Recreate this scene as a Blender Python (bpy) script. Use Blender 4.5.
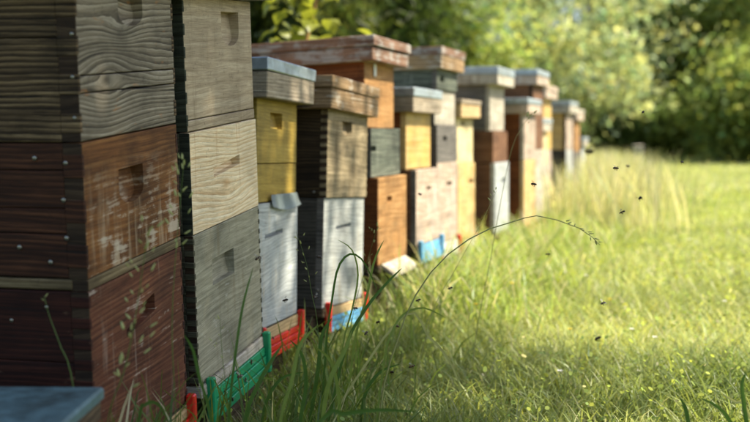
import bpy, bmesh, math, random
import numpy as np
from mathutils import Vector, Matrix

random.seed(7); rng = np.random.default_rng(11)
for o in list(bpy.data.objects): bpy.data.objects.remove(o)
SC = bpy.context.scene
COL = SC.collection
R = math.radians

# ------------------------------------------------------------ camera, sky, sun, exposure
EYE = 0.75            # camera height above the meadow
HOR = 135.0           # photo row of the horizon (750 x 422 photo, focal length 1000 px)
cam = bpy.data.cameras.new('camera'); camo = bpy.data.objects.new('camera', cam); COL.objects.link(camo)
camo.location = (0, 0, EYE); camo.rotation_euler = (R(90), 0, 0)
cam.sensor_width = 36; cam.lens = 48; cam.shift_y = -(211 - HOR) / 750
cam.clip_start = 0.05; cam.clip_end = 3000
cam.dof.use_dof = True; cam.dof.focus_distance = 2.25; cam.dof.aperture_fstop = 2.6
SC.camera = camo

SUN_DIR = Vector((0.62, 0.02, 0.80)).normalized()      # towards the sun
w = bpy.data.worlds.new('World'); SC.world = w; w.use_nodes = True
nt = w.node_tree; bg = nt.nodes['Background']
sky = nt.nodes.new('ShaderNodeTexSky'); sky.sky_type = 'NISHITA'; sky.sun_disc = False
sky.sun_elevation = math.asin(SUN_DIR.z); sky.sun_rotation = math.atan2(SUN_DIR.x, SUN_DIR.y)
sky.air_density = 1.0; sky.dust_density = 2.0
nt.links.new(sky.outputs[0], bg.inputs[0]); bg.inputs[1].default_value = 0.11
sl = bpy.data.lights.new('sun', 'SUN'); sl.energy = 4.6; sl.angle = R(0.6); sl.color = (1.0, 0.92, 0.76)
so = bpy.data.objects.new('sun', sl); COL.objects.link(so)
so.rotation_euler = (-SUN_DIR).to_track_quat('-Z', 'Y').to_euler(); so.location = SUN_DIR * 30
SC.view_settings.view_transform = 'Standard'; SC.view_settings.look = 'None'
SC.view_settings.exposure = 1.25; SC.view_settings.gamma = 1.0
SC.render.engine = 'CYCLES'
SC.cycles.max_bounces = 8; SC.cycles.diffuse_bounces = 3; SC.cycles.transmission_bounces = 4
SC.cycles.transparent_max_bounces = 6

def P(u, v, z):
    """photo pixel at a known distance -> world point"""
    return Vector(((u - 375) / 1000 * z, z, EYE - (v - HOR) / 1000 * z))

# ------------------------------------------------------------ helpers
def lin(c):
    f = lambda x: (x / 255 / 12.92) if x / 255 <= 0.04045 else ((x / 255 + 0.055) / 1.055) ** 2.4
    return (f(c[0]), f(c[1]), f(c[2]), 1)

def link(name, me, mats=(), parent=None):
    o = bpy.data.objects.new(name, me); COL.objects.link(o)
    if me is not None:
        for m in (mats if isinstance(mats, (list, tuple)) else [mats]):
            if m is not None and m.name not in [x.name for x in me.materials if x]: me.materials.append(m)
    if parent is not None: o.parent = parent
    return o

def tag(o, label, cat, group=None):
    o['label'] = label; o['category'] = cat
    if group: o['group'] = group
    return o

def bm_mesh(bm, name='part', smooth=False):
    me = bpy.data.meshes.new(name); bm.normal_update(); bm.to_mesh(me); bm.free()
    if smooth:
        for p in me.polygons: p.use_smooth = True
    return me

def bm_box(bm, a, b, bev=0.0015, jit=0.0):
    r = bmesh.ops.create_cube(bm, size=1)
    vs = r['verts']
    for v in vs:
        v.co = Vector(((a[i] + b[i]) / 2 + v.co[i] * (b[i] - a[i]) for i in range(3)))
        if jit: v.co += Vector((random.uniform(-jit, jit) for _ in range(3)))
    if bev > 0:
        es = list({e for v in vs for e in v.link_edges})
        bmesh.ops.bevel(bm, geom=es, offset=bev, segments=1, affect='EDGES')

def box(name, a, b, mats, parent=None, bev=0.0015, jit=0.0):
    bm = bmesh.new(); bm_box(bm, a, b, bev, jit)
    return link(name, bm_mesh(bm, name), mats, parent)

def tube_mesh(name, pts, radii, seg=6, smooth=True):
    bm = bmesh.new(); rings = []
    for i, p in enumerate(pts):
        p = Vector(p)
        t = (Vector(pts[min(i + 1, len(pts) - 1)]) - Vector(pts[max(i - 1, 0)])).normalized()
        s = t.cross(Vector((0.31, 0.9, 0.2))).normalized(); q = t.cross(s)
        rings.append([bm.verts.new(p + (s * math.cos(2 * math.pi * k / seg) + q * math.sin(2 * math.pi * k / seg)) * radii[i]) for k in range(seg)])
    for i in range(len(rings) - 1):
        for k in range(seg):
            bm.faces.new((rings[i][k], rings[i][(k + 1) % seg], rings[i + 1][(k + 1) % seg], rings[i + 1][k]))
    bm.faces.new(rings[0][::-1]); bm.faces.new(rings[-1])
    return bm_mesh(bm, name, smooth)

def np_mesh(name, verts, tris_or_quads, cols=None):
    """verts (N,3); faces: list of int arrays (M,k)"""
    me = bpy.data.meshes.new(name)
    me.vertices.add(len(verts)); me.vertices.foreach_set('co', np.ascontiguousarray(verts, dtype=np.float32).ravel())
    loops = np.concatenate([f.ravel() for f in tris_or_quads]).astype(np.int32)
    tot = np.concatenate([np.full(len(f), f.shape[1], dtype=np.int32) for f in tris_or_quads])
    st = np.concatenate([[0], np.cumsum(tot)[:-1]]).astype(np.int32)
    me.loops.add(len(loops)); me.loops.foreach_set('vertex_index', loops)
    me.polygons.add(len(tot)); me.polygons.foreach_set('loop_start', st)
    me.update(calc_edges=True)
    if cols is not None:
        at = me.color_attributes.new('tint', 'FLOAT_COLOR', 'POINT')
        at.data.foreach_set('color', np.ascontiguousarray(cols, dtype=np.float32).ravel())
    return me

class NT:
    def __init__(s, name):
        s.m = bpy.data.materials.new(name); s.m.use_nodes = True
        s.t = s.m.node_tree; s.t.nodes.clear(); s.L = s.t.links
    def n(s, ty, ins=None, **kw):
        nd = s.t.nodes.new(ty)
        for k, v in kw.items(): setattr(nd, k, v)
        for k, v in (ins or {}).items():
            if isinstance(v, bpy.types.NodeSocket): s.L.new(v, nd.inputs[k])
            else: nd.inputs[k].default_value = v
        return nd
    def math(s, op, a, b=0.0, clamp=False):
        return s.n('ShaderNodeMath', {0: a, 1: b}, operation=op, use_clamp=clamp).outputs[0]
    def mix(s, f, a, b, mode='MIX'):
        nd = s.n('ShaderNodeMix', data_type='RGBA', blend_type=mode)
        for k, v in ((0, f), (6, a), (7, b)):
            if isinstance(v, bpy.types.NodeSocket): s.L.new(v, nd.inputs[k])
            else: nd.inputs[k].default_value = v
        return nd.outputs[2]
    def ramp(s, f, stops, interp='LINEAR'):
        nd = s.n('ShaderNodeValToRGB', {0: f}); cr = nd.color_ramp; cr.interpolation = interp
        while len(cr.elements) < len(stops): cr.elements.new(0.5)
        for e, (p, c) in zip(cr.elements, stops):
            e.position = p; e.color = c if len(c) == 4 else (*c, 1)
        return nd.outputs[0]
    def step(s, f, a, b):
        return s.n('ShaderNodeMapRange', {0: f, 1: a, 2: b, 3: 0.0, 4: 1.0}, clamp=True).outputs[0]
    def noise(s, vec, scale, detail=4, rough=0.55, dist=0.0):
        return s.n('ShaderNodeTexNoise', {'Vector': vec, 'Scale': scale, 'Detail': detail, 'Roughness': rough, 'Distortion': dist}).outputs[0]
    def mapped(s, vec, sc, loc=(0, 0, 0)):
        return s.n('ShaderNodeMapping', {'Vector': vec, 'Scale': sc, 'Location': loc}).outputs[0]
    def out(s, sh):
        s.n('ShaderNodeOutputMaterial', {0: sh}); return s.m

SEED = [0]
def wood(name, dark, mid, light, fine=1.0, warp=0.03, bump=0.5, rough=0.8, mottle=0.55,
         streak=None, peel=None, crack=0.5, spec=0.25, flecks=None, knots=(), zfade=None, ringw=0.2):
    """board timber: grain along the board, rings round knots, drips, peeling paint, cracks"""
    N = NT(name); SEED[0] += 1; k = SEED[0]
    tc = N.n('ShaderNodeTexCoord').outputs['Object']
    vec = N.mapped(tc, (1, 1, 1), (k * 3.17, k * 1.71, k * 2.33))
    wv = N.n('ShaderNodeTexNoise', {'Vector': N.mapped(vec, (2.2, 2.2, 7)), 'Scale': 1.0, 'Detail': 1.5, 'Roughness': 0.45}).outputs[0]
    wz = N.math('MULTIPLY', N.math('SUBTRACT', wv, 0.5), warp * 2)
    kdark = None
    for kx, kz, kr, ka in knots:            # knots push the rings apart and darken at the heart
        sx = N.n('ShaderNodeSeparateXYZ', {0: tc}); dx = N.math('MULTIPLY', N.math('SUBTRACT', sx.outputs[0], kx), 0.55 / kr); dz = N.math('MULTIPLY', N.math('SUBTRACT', sx.outputs[2], kz), 1.0 / kr)
        d2 = N.math('ADD', N.math('MULTIPLY', dx, dx), N.math('MULTIPLY', dz, dz))
        ex = N.math('POWER', 2.718, N.math('MULTIPLY', d2, -1.0))
        wz = N.math('ADD', wz, N.math('MULTIPLY', N.math('MULTIPLY', ex, dz), -ka))
        kd = N.math('POWER', 2.718, N.math('MULTIPLY', d2, -22.0))
        kdark = kd if kdark is None else N.math('ADD', kdark, kd, True)
    off = N.n('ShaderNodeCombineXYZ', {2: wz}).outputs[0]
    v2 = N.n('ShaderNodeVectorMath', {0: vec, 1: off}, operation='ADD').outputs[0]
    grain = N.noise(N.mapped(v2, (4, 4, 130 * fine)), 1.0, 5, 0.62)
    ring = N.n('ShaderNodeTexWave', {'Vector': v2, 'Scale': 30 * fine, 'Distortion': 0.9, 'Detail': 2.0, 'Detail Scale': 1.0},
               bands_direction='Z', wave_profile='SAW').outputs['Fac']
    f = N.math('ADD', N.math('MULTIPLY', grain, 1 - ringw), N.math('MULTIPLY', ring, ringw))
    col = N.ramp(f, [(0.22, lin(dark)), (0.48, lin(mid)), (0.72, lin(light))])
    if kdark is not None: col = N.mix(N.math('MULTIPLY', kdark, 0.8), col, lin(dark))
    fib = N.noise(N.mapped(v2, (16, 16, 620)), 1.0, 3, 0.7)
    col = N.mix(1.0, col, N.ramp(fib, [(0.32, (0.66, 0.64, 0.6)), (0.62, (1.1, 1.1, 1.1))]), 'MULTIPLY')
    mot = N.noise(N.mapped(vec, (7, 7, 11)), 1.0, 5, 0.6)
    m1 = N.ramp(mot, [(0.28, (1 - mottle,) * 3), (0.55, (1, 1, 1)), (0.8, (1.16, 1.14, 1.1))])
    col = N.mix(1.0, col, m1, 'MULTIPLY')
    spots = N.noise(vec, 90, 3, 0.7)
    col = N.mix(N.math('MULTIPLY', N.step(spots, 0.60, 0.72), 0.35), col, lin((38, 32, 24)))
    if streak:
        sc, amt, th = streak
        sn = N.noise(N.mapped(vec, (42, 42, 3.2)), 1.0, 4, 0.6, 0.4)
        sm = N.math('MULTIPLY', N.step(sn, th, th + 0.16), amt)
        sm = N.math('MULTIPLY', sm, N.step(N.noise(vec, 9, 3), 0.36, 0.6))
        if zfade: sm = N.math('MULTIPLY', sm, N.step(N.n('ShaderNodeSeparateXYZ', {0: tc}).outputs[2], zfade[0], zfade[1]))
        col = N.mix(sm, col, lin(sc))
    if peel:
        pc, amt, th = peel
        pn = N.math('ADD', N.math('MULTIPLY', N.noise(N.mapped(vec, (11, 11, 16)), 1.0, 6, 0.68), 0.6), N.math('MULTIPLY', grain, 0.4))
        pm = N.math('MULTIPLY', N.step(pn, th, th + 0.05), amt)
        if zfade: pm = N.math('MULTIPLY', pm, N.step(N.n('ShaderNodeSeparateXYZ', {0: tc}).outputs[2], zfade[0], zfade[1]))
        col = N.mix(pm, col, lin(pc))
    if flecks:
        fc, amt = flecks
        fm = N.math('MULTIPLY', N.step(N.noise(N.mapped(vec, (16, 16, 48)), 1.0, 3, 0.55), 0.64, 0.72), amt)
        col = N.mix(fm, col, lin(fc))
    cn = N.noise(N.mapped(v2, (2.3, 2.3, 75)), 1.0, 3, 0.5)
    cm = N.step(cn, 0.70 - 0.05 * crack, 0.735 - 0.05 * crack)
    col = N.mix(N.math('MULTIPLY', cm, min(1.0, crack * 1.4)), col, lin((24, 19, 14)))
    hgt = N.math('SUBTRACT', N.math('ADD', f, N.math('ADD', N.math('MULTIPLY', spots, 0.2), N.math('MULTIPLY', fib, 0.45))), N.math('MULTIPLY', cm, crack))
    bp = N.n('ShaderNodeBump', {'Strength': bump * 0.7, 'Distance': 0.003, 'Height': hgt}).outputs[0]
    b = N.n('ShaderNodeBsdfPrincipled', {'Base Color': col, 'Roughness': rough, 'Normal': bp, 'Specular IOR Level': spec})
    return N.out(b.outputs[0])

def plain(name, c, rough=0.5, metal=0.0, var=0.25, bump=0.15, dirt=None, nscale=30, spec=0.4):
    N = NT(name); SEED[0] += 1
    tc = N.n('ShaderNodeTexCoord').outputs['Object']
    vec = N.mapped(tc, (1, 1, 1), (SEED[0] * 1.3, SEED[0] * 0.7, 0))
    a = N.noise(vec, nscale, 5, 0.6)
    col = N.mix(1.0, lin(c), N.ramp(a, [(0.3, (1 - var,) * 3), (0.7, (1 + var * 0.3,) * 3)]), 'MULTIPLY')
    if dirt:
        dm = N.step(N.noise(vec, nscale * 0.35, 6, 0.7), 0.48, 0.68)
        col = N.mix(N.math('MULTIPLY', dm, dirt[1]), col, lin(dirt[0]))
    bp = N.n('ShaderNodeBump', {'Strength': bump, 'Distance': 0.002, 'Height': a}).outputs[0]
    b = N.n('ShaderNodeBsdfPrincipled', {'Base Color': col, 'Roughness': N.math('ADD', rough - 0.1, N.math('MULTIPLY', a, 0.2)), 'Metallic': metal, 'Normal': bp, 'Specular IOR Level': spec})
    return N.out(b.outputs[0])

def leafmat(name, tint=None, attr=True, trans=0.45, rough=0.45, spec=0.35):
    N = NT(name)
    if attr:
        c = N.n('ShaderNodeVertexColor', layer_name='tint').outputs[0]
        if tint: c = N.mix(1.0, c, (*tint, 1), 'MULTIPLY')
    else:
        v = N.n('ShaderNodeTexCoord').outputs['Object']
        c = N.mix(N.noise(v, 40, 3), (*[t * 0.75 for t in tint], 1), (*[t * 1.25 for t in tint], 1))
    p = N.n('ShaderNodeBsdfPrincipled', {'Base Color': c, 'Roughness': rough, 'Specular IOR Level': spec})
    tcol = N.mix(1.0, c, (1.15, 1.12, 0.75, 1), 'MULTIPLY')
    t = N.n('ShaderNodeBsdfTranslucent', {'Color': tcol})
    mx = N.n('ShaderNodeMixShader', {0: trans, 1: p.outputs[0], 2: t.outputs[0]})
    return N.out(mx.outputs[0])

# ------------------------------------------------------------ materials
M = {}
M['end'] = wood('end_grain_dark', (30, 21, 13), (52, 38, 25), (80, 64, 46), fine=0.6, warp=0.05, bump=0.8, crack=0.8)
M['end_green'] = wood('end_grain_green', (28, 30, 24), (50, 54, 42), (76, 80, 64), fine=0.6, warp=0.04, bump=0.7, crack=0.6)
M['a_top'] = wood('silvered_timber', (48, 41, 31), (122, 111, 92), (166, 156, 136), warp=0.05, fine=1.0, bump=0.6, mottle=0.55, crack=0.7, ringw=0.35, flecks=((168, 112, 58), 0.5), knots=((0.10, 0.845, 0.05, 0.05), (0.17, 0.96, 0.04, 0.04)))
M['a_top_side'] = wood('shaded_ridged_timber', (13, 9, 6), (74, 58, 39), (150, 126, 92), warp=0.012, fine=1.0, bump=1.5, mottle=0.6, crack=1.0, ringw=0.3)  # ridged side boards; shade of the unlit side is painted into the tones
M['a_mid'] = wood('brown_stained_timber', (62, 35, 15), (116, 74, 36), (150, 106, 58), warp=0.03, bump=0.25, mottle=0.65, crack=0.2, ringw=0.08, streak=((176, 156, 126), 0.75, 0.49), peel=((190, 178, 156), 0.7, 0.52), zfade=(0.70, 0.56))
M['a_mid_side'] = wood('shaded_red_brown_timber', (26, 13, 7), (60, 34, 20), (96, 60, 38), warp=0.015, bump=0.5, mottle=0.55, crack=0.6)  # middle box's side, darkened in colour to stand for shade
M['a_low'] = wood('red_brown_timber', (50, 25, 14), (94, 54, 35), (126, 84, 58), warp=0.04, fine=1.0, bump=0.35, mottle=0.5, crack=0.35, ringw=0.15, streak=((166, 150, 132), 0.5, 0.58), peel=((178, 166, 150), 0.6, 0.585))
M['a_low_side'] = wood('shaded_maroon_timber', (22, 9, 6), (50, 22, 13), (76, 40, 26), warp=0.015, bump=0.5, mottle=0.5, crack=0.6, flecks=((128, 98, 72), 0.5))  # maroon side timber with shade mixed into its colour
M['lath'] = wood('grey_brown_lath', (58, 46, 30), (108, 92, 64), (150, 134, 100), warp=0.006, bump=0.6, crack=0.5)
M['b_top'] = wood('pale_grey_plywood', (140, 122, 96), (174, 156, 128), (194, 178, 150), warp=0.03, fine=0.7, bump=0.15, mottle=0.3, crack=0.1, ringw=0.05, streak=((122, 104, 76), 0.5, 0.54))
M['b_mid'] = wood('new_pine', (188, 150, 102), (230, 206, 164), (242, 228, 196), warp=0.06, fine=1.0, ringw=0.3, knots=((0.2, 0.62, 0.06, 0.05),), bump=0.12, mottle=0.22, crack=0.06, streak=((164, 102, 44), 0.7, 0.6))
M['b_low'] = wood('grey_green_timber', (108, 105, 86), (146, 142, 120), (172, 167, 146), warp=0.03, fine=0.9, bump=0.18, mottle=0.45, crack=0.12, ringw=0.08, flecks=((198, 196, 184), 0.4), streak=((112, 98, 70), 0.55, 0.53))
M['b_side'] = wood('shaded_olive_timber', (34, 33, 24), (70, 68, 52), (104, 100, 78), bump=0.5, crack=0.5)  # sides towards the gap, coloured dark in place of blocked light
M['c_up'] = wood('mustard_paint', (124, 102, 40), (156, 130, 54), (176, 152, 76), warp=0.02, bump=0.1, mottle=0.35, crack=0.08, ringw=0.06, streak=((112, 96, 50), 0.5, 0.52), rough=0.6)
M['white'] = wood('chalk_white_paint', (134, 138, 138), (172, 177, 176), (196, 199, 196), warp=0.05, bump=0.2, mottle=0.35, crack=0.08, streak=((186, 168, 136), 0.6, 0.54), rough=0.6)
M['white2'] = wood('cool_white_paint', (130, 133, 130), (168, 171, 167), (192, 194, 188), warp=0.04, bump=0.2, mottle=0.4, crack=0.08, streak=((146, 134, 108), 0.6, 0.52), rough=0.6)
M['d_up'] = wood('olive_weathered_timber', (86, 74, 52), (132, 118, 90), (172, 156, 124), warp=0.03, bump=0.3, mottle=0.6, crack=0.25, ringw=0.1, streak=((88, 74, 48), 0.65, 0.5))
M['d_up_side'] = wood('shaded_umber_timber', (20, 15, 8), (50, 38, 22), (92, 74, 48), bump=0.6, crack=0.7)  # unlit side of the olive box, its shade put into the umber
M['grey_side'] = wood('shaded_white_side', (40, 38, 34), (74, 70, 62), (104, 98, 88), bump=0.4, crack=0.4)  # sides of the white boxes, greyed so that shade is painted in
M['orange'] = wood('orange_stain', (108, 74, 40), (160, 118, 70), (190, 152, 104), warp=0.03, bump=0.2, mottle=0.5, crack=0.15, ringw=0.08, streak=((124, 88, 52), 0.65, 0.5))
M['orange_side'] = wood('shaded_chestnut_stain', (58, 30, 12), (112, 62, 28), (142, 86, 44), bump=0.3, crack=0.3)  # darker orange-brown for unlit hive sides, shade put into the colour
M['e_mid'] = wood('slate_green_paint', (44, 50, 44), (86, 92, 80), (132, 136, 120), warp=0.02, bump=0.3, mottle=0.6, crack=0.25, streak=((170, 170, 156), 0.6, 0.6))
M['yellow'] = wood('sun_yellow_paint', (166, 130, 66), (196, 162, 92), (212, 186, 128), warp=0.02, bump=0.12, mottle=0.4, crack=0.1, ringw=0.06, streak=((172, 152, 116), 0.7, 0.5), rough=0.6)
M['ochre'] = wood('ochre_paint', (162, 128, 70), (196, 164, 104), (214, 188, 136), bump=0.15, mottle=0.5, crack=0.12, streak=((190, 182, 164), 0.7, 0.5))
M['cream'] = wood('cream_paint', (176, 160, 112), (210, 194, 146), (226, 214, 176), bump=0.15, mottle=0.5, crack=0.1, streak=((150, 134, 96), 0.6, 0.5))
M['pinkish'] = wood('pinkish_limed_timber', (132, 112, 94), (176, 156, 136), (204, 188, 170), bump=0.25, mottle=0.4, crack=0.2, ringw=0.08, streak=((206, 198, 188), 0.6, 0.5))
M['greyroof'] = wood('grey_roof_board', (104, 92, 76), (160, 146, 124), (196, 184, 164), warp=0.012, bump=0.6, mottle=0.5, crack=0.5)
M['redroof'] = wood('flaking_red_board', (78, 52, 40), (128, 96, 76), (166, 140, 118), warp=0.012, bump=0.6, mottle=0.5, crack=0.5, peel=((158, 154, 146), 0.8, 0.49))
M['brownroof'] = wood('brown_roof_board', (80, 60, 38), (146, 118, 84), (188, 162, 124), warp=0.012, bump=0.6, mottle=0.5, crack=0.6, peel=((172, 164, 148), 0.7, 0.53))
M['dgrey'] = wood('charcoal_timber', (64, 60, 56), (104, 100, 94), (136, 130, 122), bump=0.25, mottle=0.35, crack=0.2)
M['brown'] = wood('umber_brown_paint', (62, 40, 26), (110, 76, 52), (146, 112, 84), bump=0.25, mottle=0.45, crack=0.3)
M['lgrey'] = wood('light_grey_timber', (136, 128, 112), (180, 172, 154), (204, 196, 180), bump=0.25, mottle=0.5, crack=0.25, streak=((120, 108, 88), 0.6, 0.5))
M['stand'] = wood('rotting_beam', (34, 26, 18), (74, 60, 44), (112, 96, 74), bump=0.7, crack=0.8, mottle=0.5)
M['tan'] = wood('raw_tan_board', (150, 122, 82), (190, 162, 116), (212, 190, 150), bump=0.2, mottle=0.35, crack=0.15)
M['zinc'] = plain('weathered_zinc', (176, 186, 188), 0.5, 0.55, 0.3, 0.2, ((120, 112, 96), 0.5))
M['bluetin'] = plain('blue_grey_painted_tin', (92, 118, 120), 0.5, 0.1, 0.45, 0.3, ((52, 60, 56), 0.85), 38)
M['flap'] = plain('grey_plastic_film', (158, 170, 168), 0.35, 0.0, 0.2, 0.2, ((118, 118, 90), 0.4))
M['red'] = plain('red_plastic', (216, 44, 30), 0.4, 0, 0.2, 0.08, ((150, 60, 44), 0.3))
M['green'] = plain('green_plastic', (30, 150, 96), 0.4, 0, 0.2, 0.08, ((40, 104, 70), 0.4))
M['blue'] = plain('blue_plastic', (104, 170, 210), 0.4, 0, 0.2, 0.08, ((120, 150, 160), 0.3))
M['whitep'] = plain('white_plastic', (220, 220, 212), 0.45, 0, 0.2, 0.08, ((150, 140, 110), 0.5))
M['screw'] = plain('tarnished_screw', (150, 146, 134), 0.35, 0.85, 0.3, 0.1)

# ------------------------------------------------------------ hives
def front_board(name, x0, x1, z0, z1, t, holes, mats, parent, y0=0.0):
    """a plank whose front (y = y0) carries scooped hand holds; holes: (loop of (x,z), depth at top, depth at foot)"""
    bm = bmesh.new()
    b = 0.0015
    def ring(y, ins):
        return [bm.verts.new((x, y, z)) for x, z in ((x0 + ins, z0 + ins), (x1 - ins, z0 + ins), (x1 - ins, z1 - ins), (x0 + ins, z1 - ins))]
    f0 = ring(y0, b); f1 = ring(y0 + b, 0); f2 = ring(y0 + t, 0)
    for a, c in ((f0, f1), (f1, f2)):
        for k in range(4):
            fc = bm.faces.new((a[k], a[(k + 1) % 4], c[(k + 1) % 4], c[k]))
            if k in (1, 3): fc.material_index = 1
    bm.faces.new(f2)
    if not holes:
        bm.faces.new(f0[::-1])
    else:
        es = []
        for k in range(4): es.append(bm.edges.get((f0[k], f0[(k + 1) % 4])) or bm.edges.new((f0[k], f0[(k + 1) % 4])))
        for loop, dt, db in holes:
            zs = [p[1] for p in loop]; za, zb = min(zs), max(zs)
            cx = sum(p[0] for p in loop) / len(loop); cz = sum(p[1] for p in loop) / len(loop)
            L0 = [bm.verts.new((x, y0, z)) for x, z in loop]
            n = len(L0)
            es += [bm.edges.new((L0[k], L0[(k + 1) % n])) for k in range(n)]
            L1 = [bm.verts.new((cx + (x - cx) * 0.93, y0 + db + (dt - db) * (z - za) / (zb - za), cz + (z - cz) * 0.96)) for x, z in loop]
            for k in range(n): bm.faces.new((L0[k], L0[(k + 1) % n], L1[(k + 1) % n], L1[k]))
            c = bm.verts.new((cx, y0 + (dt + db) / 2, cz))
            for k in range(n): bm.faces.new((L1[k], L1[(k + 1) % n], c))
        bmesh.ops.triangle_fill(bm, edges=es, use_beauty=True)
    bmesh.ops.recalc_face_normals(bm, faces=bm.faces)
    return link(name, bm_mesh(bm, name), mats, parent)

def scoop(cx, cz, w_, h_, kind):
    if kind == 'U':
        pts = [(cx - w_ / 2, cz + h_ / 2), (cx + w_ / 2, cz + h_ / 2)]
        for k in range(0, 9):
            a = -math.pi * k / 8
            pts.append((cx + w_ / 2 * math.cos(a), cz - h_ * 0.12 + math.sin(a) * h_ * 0.38))
        return pts[::-1]
    if kind == 'wedge':
        return [(cx - w_ / 2, cz - h_ / 2), (cx + w_ / 2, cz - h_ * 0.15), (cx + w_ / 2, cz + h_ / 2), (cx - w_ / 2, cz + h_ * 0.1)]
    return [(cx - w_ / 2, cz - h_ / 2), (cx + w_ / 2, cz - h_ / 2), (cx + w_ / 2, cz + h_ / 2), (cx - w_ / 2, cz + h_ / 2)]

SCREW = None
def screw(parent, p, axis, r=0.0045):
    global SCREW
    if SCREW is None:
        bm = bmesh.new(); bmesh.ops.create_uvsphere(bm, u_segments=8, v_segments=4, radius=1.0)
        for v in bm.verts: v.co.z *= 0.45
        SCREW = bm_mesh(bm, 'screw', True); SCREW.materials.append(M['screw'])
    o = link('screw', SCREW, (), parent); o.scale = (r, r, r); o.location = p
    o.rotation_euler = (R(90), 0, 0) if axis == 'y' else (0, R(90), 0)
    return o

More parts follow.
